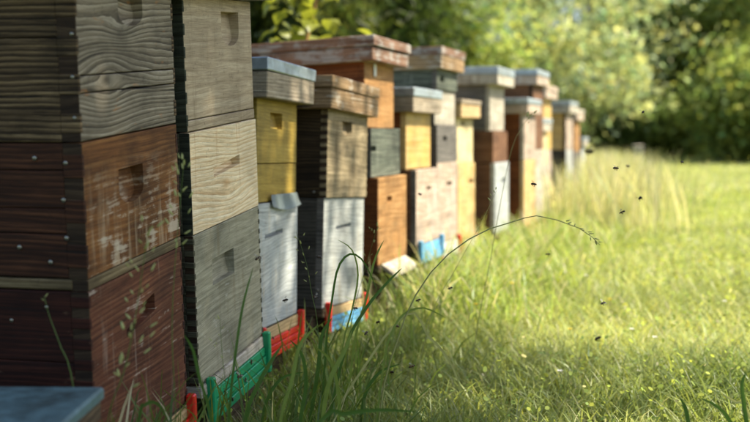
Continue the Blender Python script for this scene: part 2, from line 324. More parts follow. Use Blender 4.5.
FOOT = []      # hive footprints kept free of grass
class Hive:
    def __init__(s, label, u, v, z, th, tau, wd, dp, bounds, group='bee hives standing in a row', cat='beehive'):
        s.w, s.d = wd, dp
        th, tau = R(th), R(tau)
        A = P(u, v, z)
        ax = Vector((math.sin(th) * math.cos(tau), math.cos(th) * math.cos(tau), math.sin(tau)))
        ay = Vector((-math.cos(th), math.sin(th), 0))
        az = ax.cross(ay)
        def s_of(vv):
            q = (vv - HOR) / 1000
            return (EYE - A.z - q * A.y) / (az.z + q * az.y)
        ss = [s_of(b) for b in bounds]
        g = -A.z / az.z                          # to the ground along the corner
        org = A + az * g
        s.zs = [x - g for x in ss]
        s.o = bpy.data.objects.new('beehive', None); COL.objects.link(s.o); s.o.empty_display_size = 0.1
        s.o.matrix_world = Matrix((( ax.x, ay.x, az.x, org.x), (ax.y, ay.y, az.y, org.y), (ax.z, ay.z, az.z, org.z), (0, 0, 0, 1)))
        s.org, s.ax, s.ay, s.az = org, ax, ay, az
        tag(s.o, label, cat, group)
        FOOT.append((org.copy(), ax.copy(), ay.copy(), wd, dp))
    def at(s, u, v, y=0.0):
        """photo pixel -> local (x, z) on the hive's front plane"""
        d = Vector(((u - 375) / 1000, 1, -(v - HOR) / 1000)); o = Vector((0, 0, EYE))
        q = s.org + s.ay * y
        t = (q - o).dot(s.ay) / d.dot(s.ay)
        p = o + d * t - s.org
        return p.dot(s.ax), p.dot(s.az)
    def at_side(s, u, v):
        d = Vector(((u - 375) / 1000, 1, -(v - HOR) / 1000)); o = Vector((0, 0, EYE))
        t = (s.org - o).dot(s.ax) / d.dot(s.ax)
        p = o + d * t - s.org
        return p.dot(s.ay), p.dot(s.az)
    def hole(s, u0, u1, v0, v1, kind, dt=0.026, db=0.016):
        dt, db = max(dt, 0.026), max(db, 0.014)
        a = s.at(u0, v1); b = s.at(u1, v0)
        uc, vc = (u0 + u1) / 2, (v0 + v1) / 2
        c = s.at(uc, vc)
        hh = s.at(uc, v0)[1] - s.at(uc, v1)[1]
        return (scoop(c[0], c[1], abs(b[0] - a[0]), hh, kind), dt, db)
    def body(s, i, fm, sm, dy=0.0, splits=(), holes=(), fingers=0, fdepth=0.035, em=None, t=0.028, side_splits=(), far_fingers=True, fh=0.5, name='hive_box', fmat=None, z01=None):
        z0, z1 = (s.zs[i] + 0.001, s.zs[i + 1] - 0.001) if z01 is None else z01
        w_, d_ = s.w, s.d
        em = em or M['end']
        # shell: near wall, far wall, back wall
        bm = bmesh.new()
        zz = [z0] + [z0 + (z1 - z0) * f for f in side_splits] + [z1]
        for a, b in zip(zz[:-1], zz[1:]):
            j = random.uniform(-0.0012, 0.0012)
            bm_box(bm, (j, dy + t, a + 0.0006), (0.022, dy + d_, b - 0.0006), 0.002)
        bm_box(bm, (w_ - 0.022, dy + t, z0), (w_, dy + d_, z1), 0.002)
        bm_box(bm, (0.022, dy + d_ - 0.022, z0), (w_ - 0.022, dy + d_ - 0.001, z1), 0.002)
        bm_box(bm, (0.022, dy + t, z1 - 0.03), (w_ - 0.022, dy + d_ - 0.022, z1 - 0.012), 0)
        shell = link(name, bm_mesh(bm, name), sm, s.o)
        zz = [z0] + [z0 + (z1 - z0) * f for f in splits] + [z1]
        nm = 'plank' if splits else 'front_board'
        for a, b in zip(zz[:-1], zz[1:]):
            hs = [h for h in holes if a < sum(p[1] for p in h[0]) / len(h[0]) < b]
            g = 0.0012 if splits else 0
            front_board(nm, 0.0, w_, a + g, b - g, t, hs, [fm, em], shell, dy + random.uniform(-0.0008, 0.0008) * (1 if splits else 0))
        if fingers:
            pitch = (z1 - z0) / fingers
            for k in range(fingers):
                fa = z0 + pitch * (k + 0.25) - pitch * (fh - 0.5) / 2; fb = fa + pitch * fh
                for side in ((0, 1) if far_fingers else (0,)):
                    xa, xb = (-0.0018, 0.006) if side == 0 else (w_ - 0.008, w_ + 0.0018)
                    box('joint_finger', (xa, dy - 0.0008, fa), (xb, dy + t + 0.0004, min(fb, z1 - 0.002)), fmat or sm, shell, 0.001, 0.0003)
        return shell
    def roof(s, z0, z1, over=0.035, low=None, top=None, split=0.55, dy=0.0, slope=0.0, gap=0.004, topover=0.004):
        w_, d_ = s.w, s.d; h = z1 - z0; zm = z0 + h * split
        bm = bmesh.new()
        o_ = over
        bm_box(bm, (-o_, dy - o_, z0), (w_ + o_, dy + d_ + o_, zm), 0.003, 0.0015)
        if slope:
            for v in bm.verts: v.co.z -= slope * (v.co.y - dy + o_)
        r = link('roof', bm_mesh(bm, 'roof'), low or M['greyroof'], s.o)
        bm = bmesh.new(); e = topover
        bm_box(bm, (-o_ - e, dy - o_ - e, zm + 0.001), (w_ + o_ + e, dy + d_ + o_ + e, z1), 0.003, 0.0015)
        if slope:
            for v in bm.verts: v.co.z -= slope * (v.co.y - dy + o_)
        link('roof_cover', bm_mesh(bm, 'roof_cover'), top or M['zinc'], r)
        return r
    def floor(s, mat=None, h=0.03, proud=0.004, dy=0.0):
        z1 = s.zs[0]
        return box('floor_board', (0.004, dy - proud, z1 - h), (s.w - 0.004, dy + s.d - 0.004, z1 - 0.0015), mat or M['stand'], s.o, 0.003, 0.001)
    def support(s, h=0.03, dy=0.0, inset=0.03):
        ztop = s.zs[0] - h - 0.001
        for y in (inset, s.d - inset - 0.07):
            nz = -0.05
            box('support_beam', (-0.01, dy + y, max(nz, ztop - 0.11) if False else nz), (s.w + 0.01, dy + y + 0.07, ztop), M['stand'], s.o, 0.004, 0.003)
    def entrance(s, strip, post, board=None, x0=0.03, x1=None, ztop=None, hb=0.03, hs=0.045, ridges=3, posth=0.02, proud=0.010):
        x1 = s.w - 0.005 if x1 is None else x1
        z1 = s.zs[0] - 0.001 if ztop is None else ztop
        r = box('entrance_reducer', (x0, -proud + 0.005, z1 - hb), (x1, 0.004, z1 - 0.001), board or strip, s.o, 0.0015)
        hr = hs / ridges
        for k in range(ridges):
            a = z1 - hb - hr * (k + 1)
            box('strip', (x0 + 0.008, -proud - 0.003 * k, a + 0.0015), (x1 - 0.008, -0.002, a + hr - 0.0008), strip, r, 0.0015, 0.0006)
        for xx in (x0, x1):
            box('end_post', (xx - 0.009, -proud - 0.012, z1 - hb - hs), (xx + 0.009, -proud + 0.008, z1 + posth), post, r, 0.003)
        return r

HB = {}
# --- hive with silvered top box, brown middle, red-brown bottom (tall one beside the tin-lidded box)
A = Hive('tall three-box hive, silvered timber over brown over red-brown, beside the blue tin lid', 84, 200, 1.75, 12.8, 5.4, 0.40, 0.50, [480, 292, 280, 143, -14])
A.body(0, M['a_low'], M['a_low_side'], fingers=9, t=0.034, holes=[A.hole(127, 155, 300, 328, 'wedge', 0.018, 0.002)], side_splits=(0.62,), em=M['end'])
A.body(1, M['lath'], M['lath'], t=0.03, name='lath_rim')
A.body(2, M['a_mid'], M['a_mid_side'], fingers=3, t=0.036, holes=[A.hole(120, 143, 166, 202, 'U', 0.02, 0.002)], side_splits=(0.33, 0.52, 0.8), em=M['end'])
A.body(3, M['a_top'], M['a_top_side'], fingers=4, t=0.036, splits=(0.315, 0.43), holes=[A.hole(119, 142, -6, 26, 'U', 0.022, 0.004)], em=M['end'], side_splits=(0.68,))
A.roof(A.zs[4] + 0.002, A.zs[4] + 0.07, 0.03, M['greyroof'], M['zinc'])
A.floor(); A.support()
A.entrance(M['red'], M['red'], M['tan'], hb=0.03)
sh = {c.name.split('.')[0]: c for c in A.o.children}
boxesA = [c for c in A.o.children if c.name.startswith('hive_box')]
for uu, vv, k in ((35, 158, 1), (66, 163, 1), (64, 200, 1), (67, 238, 1), (51, 262, 1), (72, 34, 2), (73, 77, 2), (75, 118, 2), (47, 307, 0), (20, 247, 1), (12, 320, 0)):
    y, z = A.at_side(uu, vv); screw(boxesA[k], (-0.0015, y, z), 'x', 0.0042 if k != 1 else 0.005)

# --- hive with new pine middle box
B = Hive('three-box hive with pale new pine middle box above green entrance strip', 193, 236, 2.2, 13.8, 5.3, 0.412, 0.50, [387, 236, 133, -6])
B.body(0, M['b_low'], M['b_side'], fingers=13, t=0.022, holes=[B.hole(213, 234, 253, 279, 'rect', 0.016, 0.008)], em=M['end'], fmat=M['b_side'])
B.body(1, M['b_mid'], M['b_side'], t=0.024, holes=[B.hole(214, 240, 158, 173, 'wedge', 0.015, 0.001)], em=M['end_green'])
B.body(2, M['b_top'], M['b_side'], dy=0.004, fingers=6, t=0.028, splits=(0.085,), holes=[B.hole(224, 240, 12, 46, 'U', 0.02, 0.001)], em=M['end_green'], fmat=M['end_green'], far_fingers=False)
B.roof(B.zs[3] + 0.002, B.zs[3] + 0.05, 0.045, M['greyroof'], M['zinc'], 0.6)
B.floor(M['lgrey'], 0.03, 0.006); B.support()
B.entrance(M['green'], M['green'], M['lgrey'], x0=0.04, hb=0.028, hs=0.07, posth=0.01)

# --- mustard over white
C = Hive('mustard yellow upper box on chalk white box with red entrance, low zinc roof', 258, 204, 2.8, 14, -1.3, 0.35, 0.45, [332, 204, 97])
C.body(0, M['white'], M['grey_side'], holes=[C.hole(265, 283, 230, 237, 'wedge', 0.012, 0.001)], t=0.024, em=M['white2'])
C.body(1, M['c_up'], M['orange_side'], dy=0.006, holes=[C.hole(272, 284, 113, 129, 'rect', 0.014, 0.01)], splits=(0.375,), t=0.024, em=M['c_up'])
C.roof(C.zs[2] - 0.004, C.zs[2] + 0.108, 0.04, M['greyroof'], M['zinc'], 0.66)
C.floor(M['stand'], 0.03); C.support()
C.entrance(M['red'], M['red'], M['tan'], x0=0.012, x1=C.w + 0.005, hb=0.035, hs=0.055, posth=0.012)
xa, za = C.at(270, 209); xb, zb = C.at(296, 196)
bm = bmesh.new(); rows = []
for j in range(7):
    f = j / 6
    rows.append([bm.verts.new((xa + (xb - xa) * i / 6, -0.004 - 0.014 * f ** 1.6 * (0.4 + 0.6 * i / 6), C.zs[1] + 0.022 - 0.036 * f - 0.012 * math.sin(i / 6 * 3.1) * f)) for i in range(7)])
for j in range(6):
    for i in range(6): bm.faces.new((rows[j][i], rows[j][i + 1], rows[j + 1][i + 1], rows[j + 1][i]))
bmesh.ops.solidify(bm, geom=bm.faces[:], thickness=0.0015)
link('plastic_flap', bm_mesh(bm, 'plastic_flap', True), M['flap'], C.o)
screw(C.o, (xb + 0.005, -0.003, C.zs[1] + 0.01), 'y', 0.005)

# --- olive weathered over cool white, blue entrance
D = Hive('olive weathered upper box over cool white box with blue entrance and red end posts', 324, 198, 3.25, 20, -3.0, 0.37, 0.45, [309, 198, 108])
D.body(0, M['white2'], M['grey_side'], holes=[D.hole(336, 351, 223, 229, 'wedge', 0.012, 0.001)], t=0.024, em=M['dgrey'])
D.body(1, M['d_up'], M['d_up_side'], dy=-0.008, fingers=11, t=0.024, holes=[D.hole(340, 350, 122, 136, 'U', 0.016, 0.002)], fmat=M['d_up'])
D.roof(D.zs[2] - 0.004, D.zs[2] + 0.105, 0.036, M['brownroof'], M['brownroof'], 0.62)
D.floor(); D.support()
D.entrance(M['blue'], M['red'], M['tan'], hb=0.03, hs=0.05)
bxD = [c for c in D.o.children if c.name.startswith('hive_box')]
for uu, vv, k in ((314, 192, 1), (318, 290, 0)):
    y, z = D.at_side(uu, vv); screw(bxD[k], (-0.002, y, z), 'x', 0.005)

# --- orange / slate / orange with wide flaking red roof
E = Hive('orange stained hive with slate middle box under a wide flaking red roof', 378, 178, 3.75, 19, 0, 0.36, 0.47, [266, 178, 128, 60])
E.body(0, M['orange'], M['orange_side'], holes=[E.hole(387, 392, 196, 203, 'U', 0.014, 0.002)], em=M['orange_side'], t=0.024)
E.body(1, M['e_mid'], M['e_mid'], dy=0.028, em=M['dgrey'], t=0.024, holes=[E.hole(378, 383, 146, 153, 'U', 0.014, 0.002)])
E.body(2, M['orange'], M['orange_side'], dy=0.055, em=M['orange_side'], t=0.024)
E.roof(E.zs[3] - 0.004, E.zs[3] + 0.09, 0.045, M['redroof'], M['redroof'], 0.58, dy=0.05, slope=0.045, topover=0.008)
box('plastic_tag', (0.10, 0.049, E.zs[3] - 0.055), (0.125, 0.052, E.zs[3] - 0.006), M['whitep'], E.o, 0.0005)
E.floor(); E.support()
bm = bmesh.new(); bm_box(bm, (0.03, -0.052, E.zs[0] - 0.03), (0.33, -0.004, E.zs[0] - 0.012), 0.002)
for v in bm.verts: v.co.z += 0.7 * v.co.y + 0.02
link('entrance_board', bm_mesh(bm, 'entrance_board'), M['lgrey'], E.o)

G = Hive('low hive, sun yellow upper box on pinkish limed box with blue strip', 416, 170, 4.25, 20, 0, 0.36, 0.45, [246, 170, 111])
G.body(0, M['pinkish'], M['brown'], t=0.024, holes=[G.hole(427, 431, 186, 191, 'U')], em=M['dgrey'])
G.body(1, M['yellow'], M['orange_side'], dy=0.045, em=M['ochre'], t=0.024)
G.roof(G.zs[2] - 0.004, G.zs[2] + 0.10, 0.03, M['greyroof'], M['zinc'], 0.62, dy=0.03)
G.floor(); G.support(); G.entrance(M['blue'], M['blue'], M['blue'], hb=0.03, hs=0.05)

F = Hive('tall four-box hive, charcoal box below grey and slate ones, thick tan roof', 437, 163, 4.72, 20, 0, 0.36, 0.47, [245, 163, 125, 89, 68])
F.body(0, M['pinkish'], M['dgrey'], t=0.024, holes=[F.hole(447, 452, 181, 187, 'U')], em=M['dgrey'])
F.body(1, M['dgrey'], M['dgrey'], t=0.024, holes=[F.hole(443, 447, 136, 142, 'U')], em=M['dgrey'])
F.body(2, M['lgrey'], M['dgrey'], t=0.024, dy=0.012, em=M['dgrey'])
F.body(3, M['e_mid'], M['e_mid'], t=0.024, holes=[F.hole(440, 444, 76, 82, 'rect', 0.02, 0.02)], em=M['dgrey'])
F.roof(F.zs[4] - 0.003, F.zs[4] + 0.10, 0.03, M['brownroof'], M['redroof'], 0.62, slope=0.02)
F.floor(); F.support(); F.entrance(M['whitep'], M['red'], M['whitep'], hb=0.03, hs=0.04)

H = Hive('low cream hive on an ochre bottom box beside the charcoal one', 458, 164, 5.12, 20, 0, 0.35, 0.45, [243, 164, 117])
H.body(0, M['ochre'], M['brown'], t=0.024, holes=[H.hole(469, 473, 179, 184, 'U')], em=M['ochre'])
H.body(1, M['cream'], M['brown'], t=0.024, dy=0.012, holes=[H.hole(463, 467, 121, 126, 'U')], em=M['cream'])
H.roof(H.zs[2] - 0.003, H.zs[2] + 0.09, 0.025, M['tan'], M['greyroof'], 0.75)
H.floor(); H.support(); H.entrance(M['whitep'], M['red'], M['whitep'], hb=0.03, hs=0.04)

I = Hive('tall light grey hive, brown middle box, white bottom box, thick zinc roof', 493, 131, 5.55, 20, 0, 0.36, 0.46, [234, 163, 131, 84])
I.body(0, M['white'], M['brown'], t=0.024, dy=-0.01, em=M['white2'], holes=[I.hole(500, 504, 178, 183, 'U')])
I.body(1, M['brown'], M['brown'], t=0.024, em=M['brown'])
I.body(2, M['lgrey'], M['dgrey'], t=0.024, dy=0.018, em=M['lgrey'])
I.roof(I.zs[3] - 0.003, I.zs[3] + 0.095, 0.035, M['lgrey'], M['zinc'], 0.55)
I.floor(); I.support()

K = Hive('low brown-sided hive with limed front between taller roofs', 524, 160, 6.0, 20, 0, 0.36, 0.46, [228, 160, 113])
K.body(0, M['ochre'], M['orange_side'], t=0.024, em=M['ochre'])
K.body(1, M['pinkish'], M['orange_side'], t=0.024, em=M['lgrey'])
K.roof(K.zs[2] - 0.003, K.zs[2] + 0.09, 0.03, M['pinkish'], M['zinc'], 0.6)
K.floor(); K.support(); K.entrance(M['yellow'], M['yellow'], M['yellow'], hb=0.03, hs=0.05)

J = Hive('tall umber brown hive rising behind the limed low one', 533, 150, 6.48, 20, 0, 0.36, 0.46, [223, 150, 84])
J.body(0, M['lgrey'], M['brown'], t=0.024); J.body(1, M['brown'], M['brown'], t=0.024)
J.roof(J.zs[2] - 0.003, J.zs[2] + 0.095, 0.035, M['pinkish'], M['zinc'], 0.6); J.floor(); J.support()

Mv = Hive('lowest pale grey hive tucked before a yellow one', 538, 165, 6.98, 20, 0, 0.35, 0.45, [217, 165, 131])
Mv.body(0, M['lgrey'], M['dgrey'], t=0.024); Mv.body(1, M['cream'], M['brown'], t=0.024)
Mv.roof(Mv.zs[2] - 0.003, Mv.zs[2] + 0.09, 0.03, M['lgrey'], M['zinc'], 0.6); Mv.floor(); Mv.support()

Lh = Hive('yellow upper box hive with sloping pinkish roof edge', 542, 150, 7.45, 21, 0, 0.36, 0.46, [211, 150, 98])
Lh.body(0, M['pinkish'], M['brown'], t=0.024); Lh.body(1, M['yellow'], M['ochre'], t=0.024)
Lh.roof(Lh.zs[2] - 0.003, Lh.zs[2] + 0.095, 0.04, M['pinkish'], M['pinkish'], 0.6); Lh.floor(); Lh.support()

Nh = Hive('far hive with white bottom box and orange-brown sides under zinc', 566, 150, 8.3, 20, 0, 0.36, 0.46, [203, 150, 113])
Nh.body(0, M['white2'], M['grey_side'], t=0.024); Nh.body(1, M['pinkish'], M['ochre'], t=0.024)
Nh.roof(Nh.zs[2] - 0.003, Nh.zs[2] + 0.10, 0.04, M['lgrey'], M['zinc'], 0.6); Nh.floor(); Nh.support()

Oh = Hive('small far hive with plain orange stained upper box', 574, 152, 9.1, 20, 0, 0.34, 0.45, [197, 152, 120])
Oh.body(0, M['dgrey'], M['brown'], t=0.024); Oh.body(1, M['orange'], M['ochre'], t=0.024)
Oh.roof(Oh.zs[2] - 0.003, Oh.zs[2] + 0.10, 0.035, M['pinkish'], M['lgrey'], 0.6); Oh.floor(); Oh.support()

Ph = Hive('single white box hive at the very end of the row', 581, 160, 10.2, 18, 0, 0.36, 0.45, [190, 146])
Ph.body(0, M['white'], M['lgrey'], t=0.024)
Ph.roof(Ph.zs[1] - 0.003, Ph.zs[1] + 0.09, 0.03, M['lgrey'], M['zinc'], 0.6); Ph.floor(); Ph.support()

# --- low box with blue-grey tin lid before the silvered hive
far = P(101, 385, 1.6)
Z0 = Hive('low box with scuffed blue-grey tin lid below the ridged shaded timber side', 375 + 1000 * (-0.462) / 1.2, 300, 1.2, 1.0, 0, 0.38, 0.45, [300, 200], group='bee hives standing in a row')
Z0.zs = [0.13, 0.30]
Z0.body(0, M['a_low_side'], M['a_low_side'], t=0.024)
rf = box('roof', (-0.018, -0.018, 0.295), (Z0.w + 0.018, Z0.d + 0.018, 0.326), M['stand'], Z0.o, 0.003)
bm = bmesh.new()
bm_box(bm, (-0.022, -0.022, 0.327), (Z0.w + 0.022, Z0.d + 0.022, 0.347), 0.004, 0.001)
link('tin_lid', bm_mesh(bm, 'tin_lid'), M['bluetin'], rf)
Z0.floor(); Z0.support()

# ------------------------------------------------------------ ground, hill
def ground_mat():
    N = NT('meadow_soil')
    v = N.n('ShaderNodeTexCoord').outputs['Object']
    a = N.noise(v, 1.1, 6, 0.6); b = N.noise(v, 14, 5, 0.7); c = N.noise(v, 0.12, 4, 0.6)
    col = N.mix(N.step(b, 0.35, 0.65), (0.045, 0.065, 0.014, 1), (0.17, 0.20, 0.05, 1))
    col = N.mix(N.math('MULTIPLY', N.step(a, 0.45, 0.7), 0.6), col, (0.24, 0.25, 0.09, 1))
    col = N.mix(N.math('MULTIPLY', N.step(c, 0.5, 0.7), 0.4), col, (0.30, 0.29, 0.12, 1))
    bp = N.n('ShaderNodeBump', {'Strength': 0.8, 'Distance': 0.08, 'Height': b}).outputs[0]
    p = N.n('ShaderNodeBsdfPrincipled', {'Base Color': col, 'Roughness': 0.95, 'Normal': bp, 'Specular IOR Level': 0.1})
    return N.out(p.outputs[0])
S = 900
gx = np.concatenate([np.linspace(-S, -30, 8)[:-1], np.linspace(-30, 30, 61), np.linspace(30, S, 8)[1:]])
gy = np.concatenate([np.linspace(-S, -10, 6)[:-1], np.linspace(-10, 60, 71), np.linspace(60, S, 8)[1:]])
XX, YY = np.meshgrid(gx, gy)
ZZ = 0.012 * np.sin(XX * 2.1 + 1) * np.sin(YY * 1.7) - 0.012
gv = np.stack([XX, YY, ZZ], -1).reshape(-1, 3)
nx, ny = len(gx), len(gy)
ii, jj = np.meshgrid(np.arange(nx - 1), np.arange(ny - 1))
q = (jj * nx + ii).ravel()
g = link('ground', np_mesh('ground', gv, [np.stack([q, q + 1, q + nx + 1, q + nx], 1)]), ground_mat()); g['kind'] = 'structure'

def hill_mat():
    N = NT('hazed_wooded_slope')
    v = N.n('ShaderNodeTexCoord').outputs['Object']
    b = N.noise(v, 0.06, 8, 0.7)
    col = N.mix(N.step(b, 0.4, 0.62), (0.13, 0.18, 0.19, 1), (0.27, 0.33, 0.36, 1))  # blue-grey cast stands in for haze over the slope
    bp = N.n('ShaderNodeBump', {'Strength': 1.0, 'Distance': 6.0, 'Height': b}).outputs[0]
    return N.out(N.n('ShaderNodeBsdfPrincipled', {'Base Color': col, 'Roughness': 1.0, 'Normal': bp, 'Specular IOR Level': 0.0}).outputs[0])
hx = np.linspace(-520, 620, 90); hy = np.linspace(330, 860, 40)
HX, HY = np.meshgrid(hx, hy)
prof = np.clip((HY - 330) / 300, 0, 1); prof = prof * prof * (3 - 2 * prof)
HZ = -2 + prof * (120 + 24 * np.sin(HX * 0.011 + 1.0) + 9 * np.sin(HX * 0.047) + 5 * np.sin(HX * 0.13 + HY * 0.08)) + rng.normal(0, 1.5, HX.shape) * prof
nx, ny = len(hx), len(hy); ii, jj = np.meshgrid(np.arange(nx - 1), np.arange(ny - 1)); q = (jj * nx + ii).ravel()
hme = np_mesh('hill', np.stack([HX, HY, HZ], -1).reshape(-1, 3), [np.stack([q, q + 1, q + nx + 1, q + nx], 1)])
for p in hme.polygons: p.use_smooth = True
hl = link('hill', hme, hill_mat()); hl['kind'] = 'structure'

# ------------------------------------------------------------ trees
M['leaf'] = leafmat('tree_leaf', None, True, 0.55, 0.5, 0.3)
M['bark'] = wood('tree_bark', (26, 20, 14), (62, 50, 38), (96, 82, 64), bump=1.0, crack=0.8, mottle=0.5)

def leaf_cloud(n_cl, per, rad, clump, leaf, base, var, shell=0.5, droop=0.0, seed=0, aspect=1.8):
    """crown: leaf clumps spread through an ellipsoid, each leaf a bent two-quad blade"""
    r = np.random.default_rng(seed)
    d = r.normal(size=(n_cl, 3)); d /= np.linalg.norm(d, axis=1)[:, None]
    rr = (shell + (1 - shell) * r.random(n_cl)) ** 0.7
    lump = 1 + 0.22 * np.sin(d[:, 0] * 4.2 + seed) * np.cos(d[:, 1] * 3.7 + seed * 2) + 0.14 * np.sin(d[:, 2] * 6 + seed)
    cen = d * (rr * lump)[:, None] * np.array(rad)
    cs = clump * (0.6 + 0.8 * r.random(n_cl))
    ctone = 0.65 + 0.75 * r.random(n_cl)
    n = n_cl * per
    ci = np.repeat(np.arange(n_cl), per)
    pos = cen[ci] + r.normal(size=(n, 3)) * (cs[ci] * 0.5)[:, None] * np.array([1, 1, 0.6])
    if droop: pos[:, 2] -= droop * r.random(n) ** 2
    a = r.normal(size=(n, 3)); a[:, 2] = a[:, 2] * 0.6 - 0.35 - droop; a /= np.linalg.norm(a, axis=1)[:, None]
    b = np.cross(a, r.normal(size=(n, 3))); b /= np.linalg.norm(b, axis=1)[:, None]
    up = np.cross(a, b)
    L = (leaf * (0.6 + 0.8 * r.random(n)))[:, None]; W = L / aspect
    v = np.stack([pos, pos + a * L * 0.45 + b * W * 0.5 + up * L * 0.06, pos + a * L, pos + a * L * 0.45 - b * W * 0.5 + up * L * 0.06], 1).reshape(-1, 3)
    k = np.arange(n) * 4
    f = np.concatenate([np.stack([k, k + 1, k + 2], 1), np.stack([k, k + 2, k + 3], 1)])
    hue = r.normal(size=(n, 1)) * var
    c = np.array(base)[None] * (ctone[ci] * (0.75 + 0.5 * r.random(n)))[:, None]
    c = c * (1 + hue * np.array([[1.0, 0.35, -0.3]]))
    c = np.concatenate([np.clip(c, 0.004, 0.8), np.ones((n, 1))], 1)
    return v, f, np.repeat(c, 4, 0), cen

TREE_ME = {}
def tree(label, x, y, h, rad, base, kind, leaf=0.14, n_cl=130, per=170, clump=0.9, seed=1, trunk_r=0.16, crown_z=None, droop=0.0, shell=0.35, group='trees beyond the meadow', name='broadleaf_tree', share=None, aspect=1.8, var=0.18, lean=0.0, cat='tree', nolimb=False):
    o = bpy.data.objects.new(name, None); COL.objects.link(o); o.location = (x, y, -0.02); tag(o, label, cat, group)
    cz = crown_z if crown_z is not None else h - rad[2]
    v, f, c, cen = leaf_cloud(n_cl, per, rad, clump, leaf, base, var, shell, droop, seed, aspect)
    v = v + np.array([lean, 0, cz]); v[:, 2] = np.maximum(v[:, 2], 0.03)
    link('crown', np_mesh('crown', v, [f], c), M['leaf'], o)
    top = cz + rad[2] * 0.6
    pts = [(0, 0, 0), (0.02 * h * 0.2, 0, top * 0.3), (lean * 0.5, 0.05, top * 0.65), (lean, 0, top)]
    t = link('trunk', tube_mesh('trunk', pts, [trunk_r * 1.25, trunk_r, trunk_r * 0.75, trunk_r * 0.25], 9), M['bark'], o)
    if not nolimb:
        rr = random.Random(seed)
        for i in range(9):
            e = cen[rr.randrange(len(cen))] * 0.85 + np.array([lean, 0, cz])
            zs_ = max(0.2, min(e[2] - 0.3, top * rr.uniform(0.3, 0.75))); fr = zs_ / top
            st = (lean * fr, 0.03, zs_); mid = (st[0] * 0.45 + e[0] * 0.55, st[1] * 0.45 + e[1] * 0.55, st[2] * 0.55 + e[2] * 0.45)
            link('limb', tube_mesh('limb', [st, mid, tuple(e)], [trunk_r * 0.4, trunk_r * 0.25, trunk_r * 0.07], 6), M['bark'], t)
    return o

def px(u, y): return (u - 375) / 1000 * y
DK = (0.24, 0.29, 0.08); MD = (0.27, 0.33, 0.10); LT = (0.44, 0.49, 0.27); YG = (0.36, 0.42, 0.15)  # leaf greens lightened in place of a veil of haze
# dark wood on the right, behind the meadow
tree('dark broadleaf tree with black trunk at the meadow edge', px(722, 30), 30, 8, (2.3, 2.2, 2.4), DK, 0, 0.20, 70, 150, 1.0, 3, 0.26, crown_z=5.4)
tree('mid green tree beside the black-trunked one', px(680, 33), 33, 8.5, (2.6, 2.4, 4.0), MD, 0, 0.22, 110, 160, 1.1, 4, 0.22, crown_z=4.2)
tree('bushy low tree filling the dark wood edge', px(782, 28), 28, 6, (1.9, 2, 2.9), DK, 0, 0.20, 70, 150, 1.0, 5, 0.2, crown_z=3.0)
tree('dark round bush under the wood edge', px(694, 33), 33, 3.2, (2.6, 1.6, 1.6), MD, 0, 0.18, 110, 150, 0.9, 6, 0.12, crown_z=1.5, cat='bush', name='wood_edge_bush', group='bushes at the meadow edge')
tree('mid green bush beyond the pale seeding grass', px(622, 32), 32, 3.0, (2.6, 1.6, 1.6), MD, 0, 0.18, 90, 150, 0.8, 7, 0.12, crown_z=1.5, cat='bush', name='wood_edge_bush', group='bushes at the meadow edge')
tree('wide dark bush below the rightmost wood', px(775, 26), 26, 2.6, (2.2, 1.6, 1.3), MD, 0, 0.18, 100, 150, 0.9, 8, 0.12, crown_z=1.5, cat='bush', name='wood_edge_bush', group='bushes at the meadow edge')
tree('deep shadowed tree far inside the wood', px(700, 40), 40, 9.5, (5, 3, 4.8), DK, 0, 0.28, 150, 150, 1.6, 9, 0.3, crown_z=4.6)
tree('deep shadowed tree behind the wood edge bushes', px(800, 40), 42, 9.5, (6, 3, 4.8), DK, 0, 0.28, 150, 150, 1.6, 19, 0.3, crown_z=4.6)
# light broadleaf group behind the far hives
tree('light feathery tree rising above the farthest hives', px(590, 26), 26, 6.5, (2.3, 1.8, 3.1), LT, 0, 0.18, 46, 130, 0.8, 10, 0.09, crown_z=3.3, shell=0.2)
tree('pale yellow-green tree behind the grey zinc roofs', px(520, 24), 24, 6.6, (2.0, 1.8, 3.2), LT, 0, 0.17, 40, 130, 0.75, 11, 0.09, crown_z=3.4, shell=0.2)
tree('bright yellow-green tree between conifer and pale tree', px(462, 20), 20, 5.6, (1.5, 1.4, 2.7), YG, 0, 0.15, 46, 140, 0.6, 12, 0.08, crown_z=2.9, shell=0.2)
tree('slender mid green tree in the gap with blue hillside', px(556, 34), 34, 3.6, (2.6, 1.8, 1.5), MD, 0, 0.2, 50, 140, 0.7, 13, 0.12, crown_z=1.8)
tree('tall thin-crowned tree with hill showing through', px(630, 44), 44, 12, (4.6, 2.6, 5), LT, 0, 0.24, 24, 110, 1.2, 22, 0.14, crown_z=6.5, shell=0.2)
# hanging conifer and shrub behind the near hives
tree('dark weeping conifer behind the flaking red roof', px(372, 12), 12, 4.6, (0.75, 0.8, 2.2), (0.06, 0.09, 0.022), 0, 0.16, 120, 170, 0.4, 14, 0.12, crown_z=2.2, droop=0.35, aspect=4.0, name='conifer', group='conifers behind the hives')
tree('dark conifer behind the mustard hive', px(300, 11), 11, 4.4, (0.75, 0.8, 2.1), (0.085, 0.11, 0.026), 0, 0.15, 110, 160, 0.4, 15, 0.12, crown_z=2.1, droop=0.35, aspect=4.0, name='conifer', group='conifers behind the hives')
tree('green drooping conifer next to the yellow-green tree', px(418, 13.5), 13.5, 4.8, (0.6, 0.7, 2.3), (0.14, 0.18, 0.04), 0, 0.15, 90, 160, 0.35, 16, 0.12, crown_z=2.3, droop=0.35, aspect=3.5, name='conifer', group='conifers behind the hives')
tree('dark conifer hidden behind the silvered hive', px(220, 12), 12, 4.4, (0.9, 0.8, 2.1), (0.026, 0.046, 0.014), 0, 0.15, 80, 140, 0.45, 25, 0.12, crown_z=2.1, droop=0.3, aspect=4.0, name='conifer', group='conifers behind the hives')
